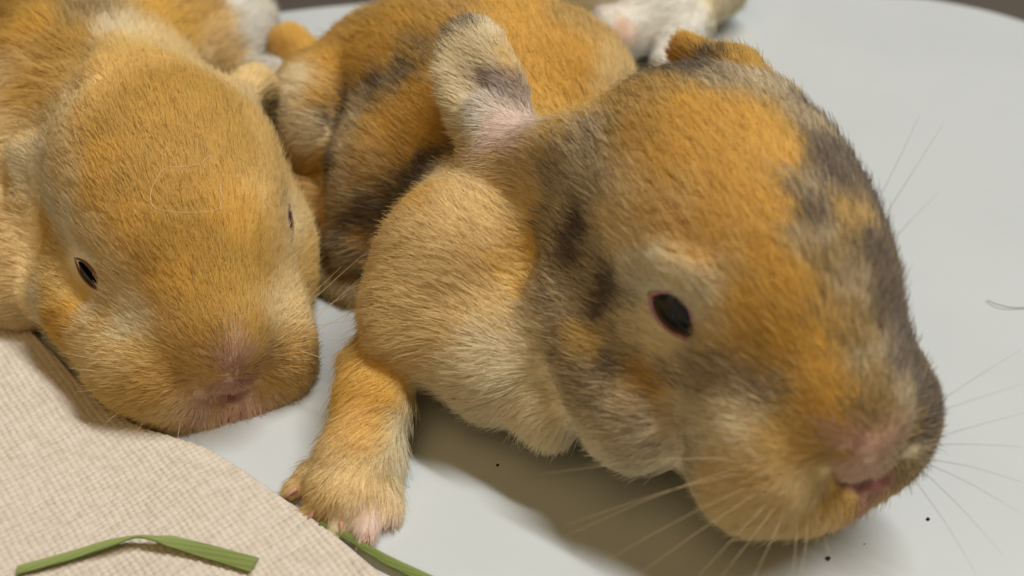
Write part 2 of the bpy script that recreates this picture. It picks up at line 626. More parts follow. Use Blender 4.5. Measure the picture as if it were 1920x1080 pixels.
        b0 = len(V)
        for q in loop: V.append(ctr + (q - ctr) * .8 - nm * (sink + 1.2))
        for j in range(m):
            Fc.append((b0 + j, b0 + (j + 1) % m, (j + 1) % m, j))
        Fc.append(tuple(b0 + j for j in range(m - 1, -1, -1)))
        e = mesh_obj('eye', V, Fc, M_eye, parent)
        lid = np.vstack([loop, loop[:2]]) + nm * .02
        lid = ctr + (lid - ctr) * 1.04
        ph = np.linspace(0, 2 * math.pi, len(lid))
        TV, TF = tube(lid, rim * (1 + .25 * np.sin(ph + .6)), 8)
        mesh_obj('eyelid', TV, TF, lidmat or M_lid, e)
        return ctr, nm

def whisker(an, parent, x0, y0, x1, y1, dd=0.0, r=.05, sag=.06, mat=None):
    p, n = an.hit(x0, y0)
    d0 = (p - CAM) @ FWD
    e = P(x1, y1, d0 + dd)
    e[2] = max(e[2], .4)
    mid = (p + e) / 2 + np.array([0, 0, 1.0]) * sag * np.linalg.norm(e - p)
    pts = spline(np.array([p - n * .4, mid, e]), 12)
    V, Fc = tube(pts, np.linspace(r, r * .3, 12), 5)
    return mesh_obj('whisker', V, Fc, mat or M_whisk, parent)

def head_frame(nose, occ, roll=0.0):
    F = norm(nose - occ)
    L = norm(np.cross(F, [0, 0, 1.0]))
    L = -L if L @ RGT > 0 else L          # rabbit's right cheek, on the photo's left
    U = np.cross(F, L); U = U if U[2] > 0 else -U
    c, s = math.cos(roll), math.sin(roll)
    L, U = L * c + U * s, U * c - L * s
    return F, L, U

def add_head(S, C, fr, sc_=1.0, mw=1.0):
    F, L, U = fr
    ax = np.stack([F, L, U])
    q = lambda f, l, u: C + sc_ * (f * F + l * L + u * U)
    r = lambda a, b, c: np.array([a, b, c]) * sc_
    S.ell(q(-7, 0, 2), r(17.5, 14.2, 13), ax, 4)
    S.ell(q(3, 0, 2.5), r(14, 11.5, 10.5), ax, 4)
    for s in (1, -1):
        S.ell(q(-3, 9.8 * s, -8), r(12.5, 7.5, 9), ax, 4)          # cheek
        S.ell(q(6.5, 6.8 * s * mw, -10.5), r(10.5, 6.6, 6.6), ax, 4)               # jaw
        S.ell(q(16.4, 6.0 * s * mw, -6.6), r(6.4, 6.2 * mw, 7.0), ax, 3.0)     # whisker pad
        S.ell(q(16.8, 6.0 * s * mw, -11.2), r(5.0, 5.2 * mw, 4.8), ax, 3)      # under the pad
        S.ell(q(8.5, 6.8 * s * mw, -4), r(9.5, 4.8, 6.6), ax, 4)            # side of the face
    S.ell(q(13, 0, .5), r(11, 7.2, 6.5), ax, 3)
    S.ell(q(18.6, 0, -11.0), r(4.4, 7.0, 3.6), ax, 2)               # lower lip
    S.ell(q(13.2, 0, -12.5), r(8.5, 7.8, 5.8), ax, 3)                  # chin
    S.ell(q(20.4, 0, -.6), r(3.2, 3.2, 3.4), ax, 1.4)
    S.ell(q(20.6, 0, -3.2), r(2.9, 3.3, 2.6), ax, .8)               # nose lobe over the mouth
    return q

# ------------------------------------------------------------------ the harlequin kit
def harlequin():
    S = SDF()
    nose, occ = P(1632, 830, 113), P(1195, 200, 143)
    fr = head_frame(nose, occ)
    F, L, U = fr
    C = nose - F * 22.5
    q = add_head(S, C, fr)
    S.cone(P(1095, 590, 133), P(1205, 765, 127), 6.0, 6.3, 1.8)   # jowl
    # neck, trunk
    S.cone(q(-12, 2, -2), P(1010, 440, 150), 13, 11.5, 5)
    S.ell(P(960, 470, 149), (13, 13, 12), None, 4)
    S.chain([P(960, 400, 158), P(880, 200, 171), P(760, 190, 177)], [13.5, 15.5, 13.5], 5)
    S.ell(P(1050, 190, 168), (10, 12, 11), None, 5)
    S.ell(P(765, 325, 165), (9.5, 10.5, 10), None, 4)
    S.cone(P(735, 360, 164), P(690, 450, 163), 8.0, 5.0, 3.5)      # flank roll
    S.ell(P(603, 225, 172), (6.8, 8.8, 9), None, 3.5)       # thigh
    S.cone(P(590, 140, 184), P(546, 95, 187), 3.2, 3.0, 2)    # tail
    S.cone(P(597, 375, 170), P(635, 510, 164), 3.6, 3.0, 1.4) # hind foot
    S.cone(P(635, 510, 164), P(668, 545, 162), 3.0, 2.2, 1.5)
    # shoulder and chest
    S.ell(P(870, 520, 143), (10.2, 9.5, 11), None, 4)
    S.ell(P(800, 600, 141), (7, 7, 7), None, 3)
    S.ell(P(960, 670, 138), (8.5, 7, 7), None, 4)
    S.cone(P(1060, 700, 136), P(1045, 770, 133), 5, 3.2, 3)
    # fore leg and paw
    S.chain([P(720, 680, 142), P(706, 740, 140), P(680, 850, 136.8), P(655, 915, 134.6)], [4.2, 3.9, 4.2, 4.2], 1.2)
    toes = [((605, 885), (556, 915)), ((628, 915), (590, 955)), ((655, 925), (638, 980)), ((690, 920), (688, 996)), ((712, 900), (728, 955))]
    for (a, b) in toes:
        ga, gb = G(*a, 2.2), G(*b, 1.3)
        S.cone(ga, gb, 2.0, 1.15, .5)
    # far fore leg under the chest
    S.chain([P(1230, 700, 142), P(1330, 850, 141), P(1350, 880, 138)], [4.5, 3.2, 3.0], 2)
    # ears
    E0, E1, E2, E3 = q(-17, 10.5, 4), P(965, 315, 142), P(912, 215, 143), P(897, 100, 145)
    ea = norm(E3 - E1); en = norm(ray(920, 180) * -1 - ea * (ray(920, 180) * -1 @ ea)); eb = np.cross(ea, en)
    S.chain([E0, E1, E2], [4.6, 4.4, 2.8], 2.6)
    ax = np.stack([ea, eb, en])
    S.ell((E2 + E3) / 2 - en * .3 - ea * 1.2, (9.4, 4.9, 1.4), ax, 1.8)
    S.ell((E2 + E3) / 2 + en * 1.3 + eb * -.9 + ea * -.6, (5.2, 2.0, .9), ax, 1.0, True)
    B0, B1, B2 = q(-16, -10.5, 5), P(1375, 150, 146), P(1290, 100, 151)
    S.chain([B0, B1, B2], [3.4, 3.0, 1.9], 2.2)
    # mouth crease
    mp = [P(1562, 888, 112), P(1606, 908, 111), P(1650, 905, 112), P(1700, 868, 112)]
    A0 = None
    an = Animal(S, .55)
    pts = [an.hit(x, y)[0] for x, y in ((1556, 884), (1590, 902), (1622, 912), (1655, 902), (1690, 868), (1708, 842))]
    S.chain(pts, [.55, .85, .95, .85, .7, .4], .6, True)
    pt2 = [an.hit(x, y)[0] for x, y in ((1622, 912), (1630, 940))]
    S.chain(pt2, [.6, .4], .6, True)
    for (x, y) in ((1588, 848), (1668, 842)):
        S.ell(an.hit(x, y)[0], (.5, .5, .5), None, .5, True)
    p_, n_ = an.hit(1265, 594)
    S.ell(p_ + n_ * 3.5, (4.6, 4.6, 4.6), None, 2.0, True)
    br = [an.hit(x, y) for x, y in ((1195, 515), (1250, 512), (1310, 540), (1345, 590))]
    S.chain([p - n * .7 for p, n in br], [.5, .7, .7, .5], 3.0)
    an = Animal(S, .5)
    c = """1300,300,O 1400,250,O 1480,300,O 1350,450,O 1450,500,O 1480,650,O 1520,750,O 1400,600,O 1250,330,O 1300,220,O 1380,360,O 1440,400,O 1220,270,o
    1480,420,O 1500,560,O 1440,680,o 1560,700,O 1190,380,P 1230,430,p 1175,430,P 1230,505,C 1285,530,C 1250,480,C 1210,490,C 1262,518,C 1160,410,P 1240,460,P 1200,440,P 1160,445,P 1262,445,p 1335,515,p 1180,482,C 1300,470,p 1320,540,C 1200,470,P 1300,545,C 1190,525,C 1215,540,C
    1200,600,C 1215,640,C 1335,610,C 1345,570,g 1290,670,C 1250,660,C 1350,640,P 1390,660,p
    1060,400,g 1080,480,D 1160,540,D 1130,500,G 1170,560,D 1100,560,G 1040,440,G 1120,540,G 1140,580,D 1060,560,G 1090,330,g 1110,260,G 1180,200,b 1250,170,b 1050,500,G 1100,440,D 1130,380,g 1060,340,G
    1100,630,Y 1130,655,Y 1070,600,G 1170,690,D 1200,670,G 1130,600,D 1220,700,b 1180,760,G 1240,750,G 1280,720,G 1320,720,G 1460,745,G 1250,800,G 1150,720,G 1230,740,b 1110,700,G 1200,830,g 1060,660,G
    1010,620,C 1040,720,C 1130,830,C 1250,890,C 985,580,C
    1350,700,G 1430,720,G 1380,690,G 1400,790,C 1300,760,C 1330,830,C 1480,810,Y 1430,900,P 1530,890,P 1400,960,P 1560,950,P 1480,980,P 1350,900,P 1520,840,p 1560,850,b 1300,850,g
    1570,780,O 1590,740,o 1550,650,O
    1560,320,D 1620,300,D 1650,400,D 1600,240,D 1530,380,G 1520,470,G 1600,420,b 1590,470,B 1640,500,D 1600,560,G 1560,520,B 1660,600,D 1620,650,B 1700,650,D 1560,600,b
    1640,720,B 1720,740,D 1700,800,B 1750,850,G 1780,770,D 1680,700,D 1580,560,G 1570,640,B 1610,700,G 1650,680,G 1690,760,G 1650,795,B 1730,800,D 1760,830,G 1740,885,G 1680,620,D 1540,430,D 1555,480,G 1522,400,D 1580,300,D 1555,260,G 1660,770,B 1605,775,B 1635,772,B 1720,910,B 1700,945,P 1690,460,D 1575,370,D
    1620,830,K 1580,830,k 1650,825,k 1690,850,C 1610,880,k 1640,880,k 1590,932,p 1650,936,k 1620,908,R 1578,896,R 1600,905,R 1648,902,R 1690,870,B 1625,940,K 1660,940,P 1640,960,P 1740,930,b 1600,965,P 1560,915,p
    1300,125,D 1340,150,G 1420,150,G 1500,180,G 1540,215,D 1280,80,O 1350,95,b 1330,112,D 1305,100,o 1400,125,o 1450,160,g 1320,140,D
    795,120,O 800,185,O 818,235,O 1005,200,O 1000,120,O 985,60,O 830,70,o 700,100,O 760,60,O 850,20,b 950,10,O 1000,30,O 1060,100,O 1080,60,b 1100,150,O 1040,200,O 1050,260,P 1020,140,O 1140,170,P 1090,210,p
    870,45,D 840,75,G 800,115,D 775,150,D 750,168,G 725,180,D 690,190,G 660,195,D 645,215,D 640,240,D 637,270,D 634,310,D 655,250,g 690,215,g 820,60,o 740,130,O 690,160,o 650,340,G
    760,220,O 740,270,O 800,250,O 700,300,b 665,300,g 720,350,b 680,420,D 670,450,D 822,292,D 806,308,D 790,322,D 772,338,D 755,352,D 738,372,D 720,390,D 702,412,D 830,270,o 780,300,O 745,330,b 660,480,G 770,290,o 680,370,g 700,440,b 650,420,G
    640,130,O 600,250,C 580,280,P 560,200,C 530,240,P 590,160,C 625,190,O 600,310,p 550,310,P 520,300,P 545,90,O 530,130,O 570,110,o
    590,400,p 620,440,b 640,520,B 560,430,b 610,490,B
    800,370,p 760,450,P 720,500,P 800,500,P 880,450,P 930,450,P 960,500,p 870,600,P 800,600,P 930,640,C 980,700,C 880,700,C 740,600,P 700,620,P 985,560,o 1000,380,P 900,540,P 840,650,P 950,600,P 1000,460,o 940,380,P 880,240,C 860,130,C 900,80,C
    1000,780,C 1050,800,C 850,730,C
    720,720,O 680,690,O 640,700,O 700,780,p 650,860,P 620,920,P 700,890,P 745,860,C 690,960,S 640,965,C 560,900,P 590,940,P 760,800,C
    850,120,C 880,90,C 925,150,V 945,168,V 860,200,C 900,225,W 955,235,S 880,300,P 950,300,P 850,165,C 920,110,C 930,260,S 880,170,C 965,120,P 890,270,C 960,280,S"""
    an.color_anchors([(int(a), int(b), k) for a, b, k in (s.split(',') for s in c.split())])
    f = """1080,180,-5,-8,3.6,.35 1020,80,-4,-8,3.8,.35 900,40,-6,-8,4,.35 760,100,-6,-8,4,.35 680,150,-8,-6,4,.35 740,260,-6,-7,3.8,.4 700,360,-8,-3,3.6,.4 670,450,-8,1,3.6,.4
    600,200,-7,-3,3.4,.3 540,240,-8,2,3,.3 590,310,-7,4,3,.3 546,95,-2,-9,2.8,.6 595,400,-8,2,2.4,.3 640,520,-4,6,2.6,.35
    850,390,-5,-5,3.0,.3 780,450,-8,-3,3,.3 720,520,-9,0,3,.35 800,560,-8,-3,3.1,.3 900,560,-6,-5,3.1,.3 860,660,-8,-2,3.3,.32 940,700,-8,1,3.6,.4 760,650,-9,2,3.4,.35 1000,780,-4,9,4.2,.5 1050,800,2,9,4.2,.5 980,600,-5,-6,3.2,.3
    700,700,-8,5,3.0,.3 730,760,-8,6,3.2,.3 700,820,-8,7,3.4,.3 650,880,-6,8,3.2,.3 600,900,-8,6,2.6,.3 690,930,-2,9,2.6,.3 740,880,2,9,3,.3 640,950,-3,9,2.2,.3 690,985,-1,9,1.6,.25 565,905,-8,5,1.6,.25
    880,100,-7,-5,2.2,.4 930,70,-2,-9,2.2,.5 845,150,-9,-2,2.2,.4 870,230,-9,0,2.4,.35 920,150,-8,-4,1.7,.35 950,240,-9,1,1.8,.3 940,310,-9,0,2.6,.3 990,350,-8,-4,2.6,.3
    1280,85,-5,-8,2.4,.35 1350,110,-4,-8,2.6,.35 1420,160,-2,-9,3.0,.4"""
    an.flow_anchors([tuple(float(v) for v in s.split(',')) for s in f.split()])
    base = C.copy(); base[2] = 0
    root = empty('rabbit', base, 'baby rabbit with patched orange and dark grey face, standing on one foreleg', 'rabbit')
    an.build_body(root)
    EO = [(1222, 552), (1246, 546), (1272, 553), (1294, 578), (1306, 606), (1310, 638), (1286, 632), (1258, 618), (1236, 596), (1226, 574)]
    ec, en_ = an.eye(root, EO, .75, .30)
    ec2, _ = an.eye(root, EO, .75, .30, mirror=(C, L))
    bald = [(ec, 2.0, 5.0), (ec2, 2.0, 5.0), (an.hit(1620, 905)[0], 1.2, 3.5), (an.hit(1580, 898)[0], .7, 2.5), (an.hit(1665, 890)[0], .6, 2.5), (an.hit(1626, 846)[0], .5, 4.0)]
    bald += [(q_, .65, 2.2) for q_ in pts]
    an.build_fur(root, 60, bald, heads=[(an.hit(1630, 862)[0], C, 25, 2.4)], clump=.34, dark=.012)
    for x, y, dx, dy in ((556, 916, -4, 3), (640, 978, 0, 5), (688, 994, 0, 5), (592, 954, -3, 5), (728, 953, 2, 5)):
        p, n = an.hit(x, y)
        e = p + (dx * RGT - dy * UPV) / 7 * 2.4; e[2] = max(.35, e[2])
        V, Fc = tube(spline(np.array([p, (p + e) / 2 + n * .25, e]), 7), [.30, .30, .28, .24, .19, .12, .04], 8)
        mesh_obj('claw', V, Fc, M_claw, root)
    W = """1700,800,1918,720,4 1730,780,1915,655,6 1740,830,1919,775,3 1750,840,1916,838,3 1740,860,1918,905,0 1730,880,1880,1040,-4 1720,900,1830,1075,-6 1740,870,1910,960,-2
    1655,420,1770,230,8 1660,470,1760,360,6 1640,400,1725,215,9"""
    for s in W.split():
        x0, y0, x1, y1, dd = (float(v) for v in s.split(','))
        whisker(an, root, x0, y0, x1, y1, dd, .03, .03, M_whisk_dark)
    W = """1430,880,1060,985,4 1440,900,1120,1060,2 1450,910,1180,1090,0 1460,930,1290,1100,-2 1420,860,1010,890,6 1470,940,1330,1110,-3 1480,950,1400,1110,-4 1500,960,1480,1110,-5 1520,960,1500,1090,-6 1410,870,1050,1010,5 1530,960,1560,1060,-6"""
    for s in W.split():
        x0, y0, x1, y1, dd = (float(v) for v in s.split(','))
        whisker(an, root, x0, y0, x1, y1, dd, .032, .04, M_whisk)
    return an
H = harlequin()

# ------------------------------------------------------------------ the orange kit
def orange_kit():
    S = SDF()
    nose, occ = P(432, 680, 137.5), P(262, 205, 163)
    fr = head_frame(nose, occ)
    F, L, U = fr
    C = nose - F * 21.5
    q = add_head(S, C, fr, .95, .92)
    S.cone(P(132, 560, 150), P(235, 682, 142.5), 3.6, 3.7, 6)          # jowl
    S.cone(q(-12, 0, -2), P(190, 210, 172), 13, 14, 5)
    S.chain([P(170, 220, 175), P(210, 60, 192), P(260, -80, 205)], [15, 17, 17], 5)
    S.ell(P(20, 290, 172), (11, 12, 10), None, 3)
    S.ell(P(400, 70, 190), (9, 11, 9), None, 3)
    S.ell(P(40, 440, 160), (9, 9, 8), None, 5)
    S.ell(P(62, 535, 157), (6, 6, 5), None, 4)
    S.ell(P(60, 330, 165), (11, 11, 10), None, 5)
    S.ell(P(480, 190, 180), (5, 8, 5), None, 3)
    # ears folded back
    S.chain([q(-14, 11.5, 3), P(72, 300, 153), P(60, 380, 153)], [3.2, 2.6, 1.6], 1.6)
    S.chain([q(-15, -10, 5), P(470, 170, 163), P(500, 230, 166)], [3.0, 2.4, 1.6], 1.8)
    S.cone(q(-18, 4, 10), P(228, 92, 163), 3.0, 1.6, 1.6)
    an = Animal(S, .55)
    pts = [an.hit(x, y)[0] for x, y in ((372, 735), (402, 744), (430, 748), (456, 738), (475, 715))]
    S.chain(pts, [.3, .5, .65, .5, .3], .5, True)
    S.chain([an.hit(430, 748)[0], an.hit(428, 770)[0]], [.3, .2], .4, True)
    p_, n_ = an.hit(165, 515)
    S.ell(p_ + n_ * 3.2, (4.0, 4.0, 4.0), None, 1.8, True)
    an = Animal(S, .5)
    c = """300,250,o 250,200,o 400,200,o 350,300,o 250,350,o 450,300,o 350,420,o 300,480,o 400,500,o 450,420,O 250,430,O 480,520,o 380,600,o 430,560,o 330,540,O 500,380,p 200,300,O 180,380,O 420,250,o 220,250,o 340,180,o
    70,330,C 105,400,C 60,250,P 130,350,P 140,440,C 150,470,C 110,560,Y 60,520,P 130,590,O 200,600,P 260,620,C 230,680,P 300,720,p 330,770,P 520,600,P 500,700,p 560,580,P 330,650,p 110,600,O 190,580,C 210,520,P 170,450,P
    95,440,p 100,480,Y 70,570,C 160,640,P 250,750,Y 400,640,o 530,660,p 470,640,o 350,690,p 290,660,Y 480,720,p
    510,280,p 545,420,P 520,330,p 570,500,p
    425,690,K 418,645,b 445,712,K 400,695,p 432,742,R 415,748,K 455,742,K 398,752,k 384,758,k 468,738,k 430,765,k 400,768,P 470,690,p 395,750,k 440,665,k
    180,200,p 120,220,P 60,170,p 400,130,P 470,180,P 330,100,P 270,110,p 500,200,B 440,150,P 240,90,Y 215,70,C 228,78,P 90,170,p
    80,60,O 150,90,o 160,40,B 300,30,O 400,60,P 440,60,W 475,110,W 420,20,W 490,150,P 30,150,P 20,250,P 20,350,P 30,420,P 350,60,O 0,60,o 10,200,P 380,30,o"""
    an.color_anchors([(int(a), int(b), k) for a, b, k in (s.split(',') for s in c.split())])
    f = """40,150,-8,4,4,.45 20,250,-9,3,4,.45 100,100,-7,-3,4,.4 150,60,-2,-9,4,.4 300,40,3,-9,4,.35 400,60,7,-6,3.8,.4 470,120,8,3,3.6,.45 490,190,6,8,3.2,.4 20,400,-8,5,3.4,.4 30,480,-7,6,3.2,.4 250,100,-1,-9,3.6,.4 70,330,-4,8,2.4,.4 480,180,6,4,2.4,.4 350,120,2,-9,3.4,.4 120,200,-6,-5,3.6,.4"""
    an.flow_anchors([tuple(float(v) for v in s.split(',')) for s in f.split()])
    base = C.copy(); base[2] = 0
    root = empty('rabbit', base, 'sleepy all-orange baby rabbit resting its chin beside the cream cloth', 'rabbit')
    an.build_body(root)
    EO = [(140, 484), (156, 490), (172, 504), (184, 524), (189, 546), (178, 540), (164, 528), (150, 510)]
    M_dl = mat_principled('dark_lid_skin', (.20, .10, .095), .5, .3)
    ec, en_ = an.eye(root, EO, .5, .17, .22, M_dl)
    ec2, _ = an.eye(root, EO, .5, .17, .22, M_dl, mirror=(C, L))
    bald = [(ec, 1.2, 3.5), (ec2, 1.6, 3.5)] + [(an.hit(x, y)[0], .8, 3.0) for x, y in ((148, 492), (156, 502), (170, 518), (178, 530), (184, 540))] + [ (an.hit(432, 746)[0], .9, 2.6), (an.hit(428, 705)[0], .25, 3.0)]
    bald += [(q_, .4, 1.8) for q_ in pts]
    an.build_fur(root, 66, bald, heads=[(an.hit(432, 712)[0], C, 23.5, 2.3)], clump=.38, dark=.02)
    W = """560,590,690,470,0 565,575,640,500,0 570,600,685,535,0 560,620,660,600,0 560,640,680,575,-1 555,655,650,690,-2 550,640,700,500,2 560,630,640,640,-1"""
    for s in W.split():
        x0, y0, x1, y1, dd = (float(v) for v in s.split(','))
        whisker(an, root, x0, y0, x1, y1, dd, .04, .02, M_whisk)
    W = """200,680,110,660,0 200,700,125,690,0 210,730,140,735,0 240,760,190,800,-1 280,780,240,830,-2 340,785,330,840,-3 380,780,390,830,-3"""
    for s in W.split():
        x0, y0, x1, y1, dd = (float(v) for v in s.split(','))
        whisker(an, root, x0, y0, x1, y1, dd, .035, .02, M_whisk)
    # a loose moulted hair on the forehead
    pts = [an.hit(x, y) for x, y in ((388, 308), (372, 324), (348, 330), (316, 332), (300, 352), (292, 378), (300, 400), (330, 408), (370, 409), (403, 402), (404, 360))]
    V, Fc = tube(spline(np.array([p + n * 1.95 for p, n in pts]), 40), .038, 5)
    o = mesh_obj('loose_hair', V, Fc, M_whisk)
    o['label'] = 'curled pale loose hair lying on the forehead of the orange rabbit'
    o['category'] = 'hair'
    return an
LK = orange_kit()

# ------------------------------------------------------------------ the pale kit behind
def pale_kit():
    S = SDF()
    S.chain([P(1330, -40, 214), P(1240, 30, 208), P(1165, 62, 204)], [7, 5.6, 4.2], 2)
    S.ell(P(1140, 55, 203), (3.2, 3.0, 4.0), None, 1.5)
    S.chain([P(1300, 40, 206), P(1245, 112, 199)], [3.4, 2.0], 1.5)
    S.chain([P(1120, -20, 222), P(1220, -120, 240)], [9, 14], 4)
    an = Animal(S, .7)
    c = "1165,55,k 1150,70,k 1190,60,S 1200,30,W 1240,50,W 1300,20,W 1340,10,C 1100,10,C 1150,0,C 1245,115,W 1200,90,W 1140,40,W 1130,60,V 1280,70,W"
    an.color_anchors([(int(a), int(b), k) for a, b, k in (s.split(',') for s in c.split())])
    an.flow_anchors([(1250, 30, -8, 5, 2.6, .3), (1165, 60, -6, 7, 1.2, .3), (1245, 110, -3, 9, 1.6, .3), (1120, 0, -8, 3, 3.5, .3)])
    base = P(1240, 30, 208); base[2] = 0
    root = empty('rabbit', base, 'pale cream rabbit hind foot with pink sole showing behind the patched rabbit', 'rabbit')
    an.build_body(root)
    an.build_fur(root, 14, [(an.hit(1162, 58)[0], 1.0, 4.0)], clump=.4, rad=.06)
pale_kit()

# ------------------------------------------------------------------ canvas cloth
def cloth():
    edge_px = [(-160, 470), (-60, 535), (0, 572), (55, 616), (104, 662), (152, 714), (205, 762), (265, 800), (330, 822), (390, 842), (454, 880), (520, 926), (583, 968), (640, 1012), (716, 1076), (760, 1112), (900, 1210)]
    edge = spline(np.array([G(x, y, .6) for x, y in edge_px]), 620)[:, :2]
    tg = norm(np.gradient(edge, axis=0))
    # inward normal (towards the camera's left)
    nrm = np.stack([tg[:, 1], -tg[:, 0]], 1)
    ksz = 61
    ker = np.hanning(ksz); ker /= ker.sum()
    def smooth(a):
        p = np.vstack([np.repeat(a[:1], ksz // 2, 0), a, np.repeat(a[-1:], ksz // 2, 0)])
        return np.stack([np.convolve(p[:, i], ker, 'valid') for i in range(2)], 1)
    ns = smooth(smooth(nrm))
    far_n = norm(np.mean(nrm, 0))
    ts = np.concatenate([np.linspace(0, 3, 24), 3 + np.cumsum(np.full(330, .14)), 49.2 + np.linspace(.8, 60, 60)])
    V = np.zeros((len(ts), len(edge), 3))
    for i, t in enumerate(ts):
        f = min(1, t / 14)
        n = norm(ns * (1 - f) + far_n * f)
        if i == 0: acc = edge.copy()
        else: acc = acc + n * (t - ts[i - 1])
        V[i, :, :2] = acc
    tt = ts[:, None]
    zz = np.where(tt < 1.1, np.sqrt(np.maximum(0, 1 - (1 - np.minimum(tt, 1.1) / 1.1) ** 2)), 1.0) * 1.25
    p3 = np.concatenate([V[..., :2] / 16, np.zeros(V.shape[:2] + (1,))], -1)
    und = .45 * vnoise(p3, 40) + .12 * vnoise(p3 * 3.1, 41)
    # plain weave in world directions
    a = math.radians(38)
    pu = (V[..., 0] * math.cos(a) + V[..., 1] * math.sin(a)) / .70
    pv = (-V[..., 0] * math.sin(a) + V[..., 1] * math.cos(a)) / .70
    wob = np.concatenate([V[..., :2] / 3.0, np.zeros(V.shape[:2] + (1,))], -1)
    pu = pu + .22 * vnoise(wob, 42); pv = pv + .22 * vnoise(wob, 43)
    iu, iv = np.floor(pu), np.floor(pv)
    fu, fv = pu - iu - .5, pv - iv - .5
    par = ((iu + iv) % 2) * 2 - 1
    warp = np.sqrt(np.maximum(0, 1 - (fu * 2 * .92) ** 2)) * (.5 + .5 * par * np.cos(math.pi * fv))
    weft = np.sqrt(np.maximum(0, 1 - (fv * 2 * .92) ** 2)) * (.5 - .5 * par * np.cos(math.pi * fu))
    thick = 1 + .35 * vnoise(np.stack([iu * .37, iv * 1.7, iu * 0], -1), 44)
    wv = np.maximum(warp, weft) * thick
    slub = vnoise(np.concatenate([V[..., :2] / .35, np.zeros(V.shape[:2] + (1,))], -1), 45)
    V[..., 2] = .12 + zz + und * np.minimum(tt / 4, 1) + (.33 * wv + .03 * slub) * np.minimum(tt / .6, 1) * np.clip((52 - tt) / 3, 0, 1)
    V[0, :, 2] = .1
    m, n = V.shape[:2]
    I = np.arange(m * n).reshape(m, n)
    Q = np.stack([I[:-1, :-1], I[1:, :-1], I[1:, 1:], I[:-1, 1:]], -1).reshape(-1, 4)
    Vf = V.reshape(-1, 3)
    ctr = Vf[Q].mean(1)
    # keep the part of the cloth near the picture
    ok = (ctr[:, 0] > -125) & (ctr[:, 1] > 15)
    Q = Q[ok]
    nq = np.cross(Vf[Q[:1, 2]] - Vf[Q[:1, 0]], Vf[Q[:1, 3]] - Vf[Q[:1, 1]])
    if nq[0, 2] < 0: Q = Q[:, ::-1]
    used = np.unique(Q); re = np.full(len(Vf), -1); re[used] = np.arange(len(used))
    Vf, Q = Vf[used], re[Q]
    mt = mat_principled('canvas_cotton', (.74, .64, .52), .85, .15)
    nt = mt.node_tree; b = nt.nodes['Principled BSDF']
    tc = nt.nodes.new('ShaderNodeTexCoord')
    nz = nt.nodes.new('ShaderNodeTexNoise'); nz.inputs['Scale'].default_value = 900; nz.inputs['Detail'].default_value = 4
    nt.links.new(tc.outputs['Object'], nz.inputs['Vector'])
    rp = nt.nodes.new('ShaderNodeValToRGB')
    rp.color_ramp.elements[0].position = .25; rp.color_ramp.elements[0].color = (.53, .46, .375, 1)
    rp.color_ramp.elements[1].position = .62; rp.color_ramp.elements[1].color = (.63, .565, .48, 1)
    nt.links.new(nz.outputs['Fac'], rp.inputs['Fac'])
    sp = nt.nodes.new('ShaderNodeTexNoise'); sp.inputs['Scale'].default_value = 420; sp.inputs['Detail'].default_value = 2
    nt.links.new(tc.outputs['Object'], sp.inputs['Vector'])
    r2 = nt.nodes.new('ShaderNodeValToRGB')
    r2.color_ramp.elements[0].position = .74; r2.color_ramp.elements[0].color = (1, 1, 1, 1)
    r2.color_ramp.elements[1].position = .80; r2.color_ramp.elements[1].color = (.35, .27, .18, 1)
    nt.links.new(sp.outputs['Fac'], r2.inputs['Fac'])
    mx = nt.nodes.new('ShaderNodeMix'); mx.data_type = 'RGBA'; mx.blend_type = 'MULTIPLY'; mx.inputs['Factor'].default_value = .8
    nt.links.new(rp.outputs['Color'], mx.inputs['A']); nt.links.new(r2.outputs['Color'], mx.inputs['B'])
    nt.links.new(mx.outputs['Result'], b.inputs['Base Color'])
    o = mesh_obj('canvas_cloth', Vf, Q, mt)
    o['label'] = 'cream woven canvas cloth lying flat under the cut hay blade'
    o['category'] = 'cloth'
    bv = BVHTree.FromPolygons(Vf.tolist(), Q.tolist())
    return bv
CL = cloth()

def on_cloth(x, y):
    loc, n, i, d = CL.ray_cast(Vector(CAM), Vector(ray(x, y)))
    return np.array(loc) if loc is not None else G(x, y, 0)

# ------------------------------------------------------------------ hay blades
def mat_hay():
    m = mat_principled('green_hay', (.22, .27, .07), .5, .35)
    nt = m.node_tree; b = nt.nodes['Principled BSDF']
    at = nt.nodes.new('ShaderNodeAttribute'); at.attribute_name = 'fur_color'
    nz = nt.nodes.new('ShaderNodeTexNoise'); nz.inputs['Scale'].default_value = 700; nz.inputs['Detail'].default_value = 3
    mx = nt.nodes.new('ShaderNodeMix'); mx.data_type = 'RGBA'; mx.blend_type = 'OVERLAY'; mx.inputs['Factor'].default_value = .35
    nt.links.new(at.outputs['Color'], mx.inputs['A']); nt.links.new(nz.outputs['Color'], mx.inputs['B'])
    nt.links.new(mx.outputs['Result'], b.inputs['Base Color'])
    return m
M_hay = mat_hay()

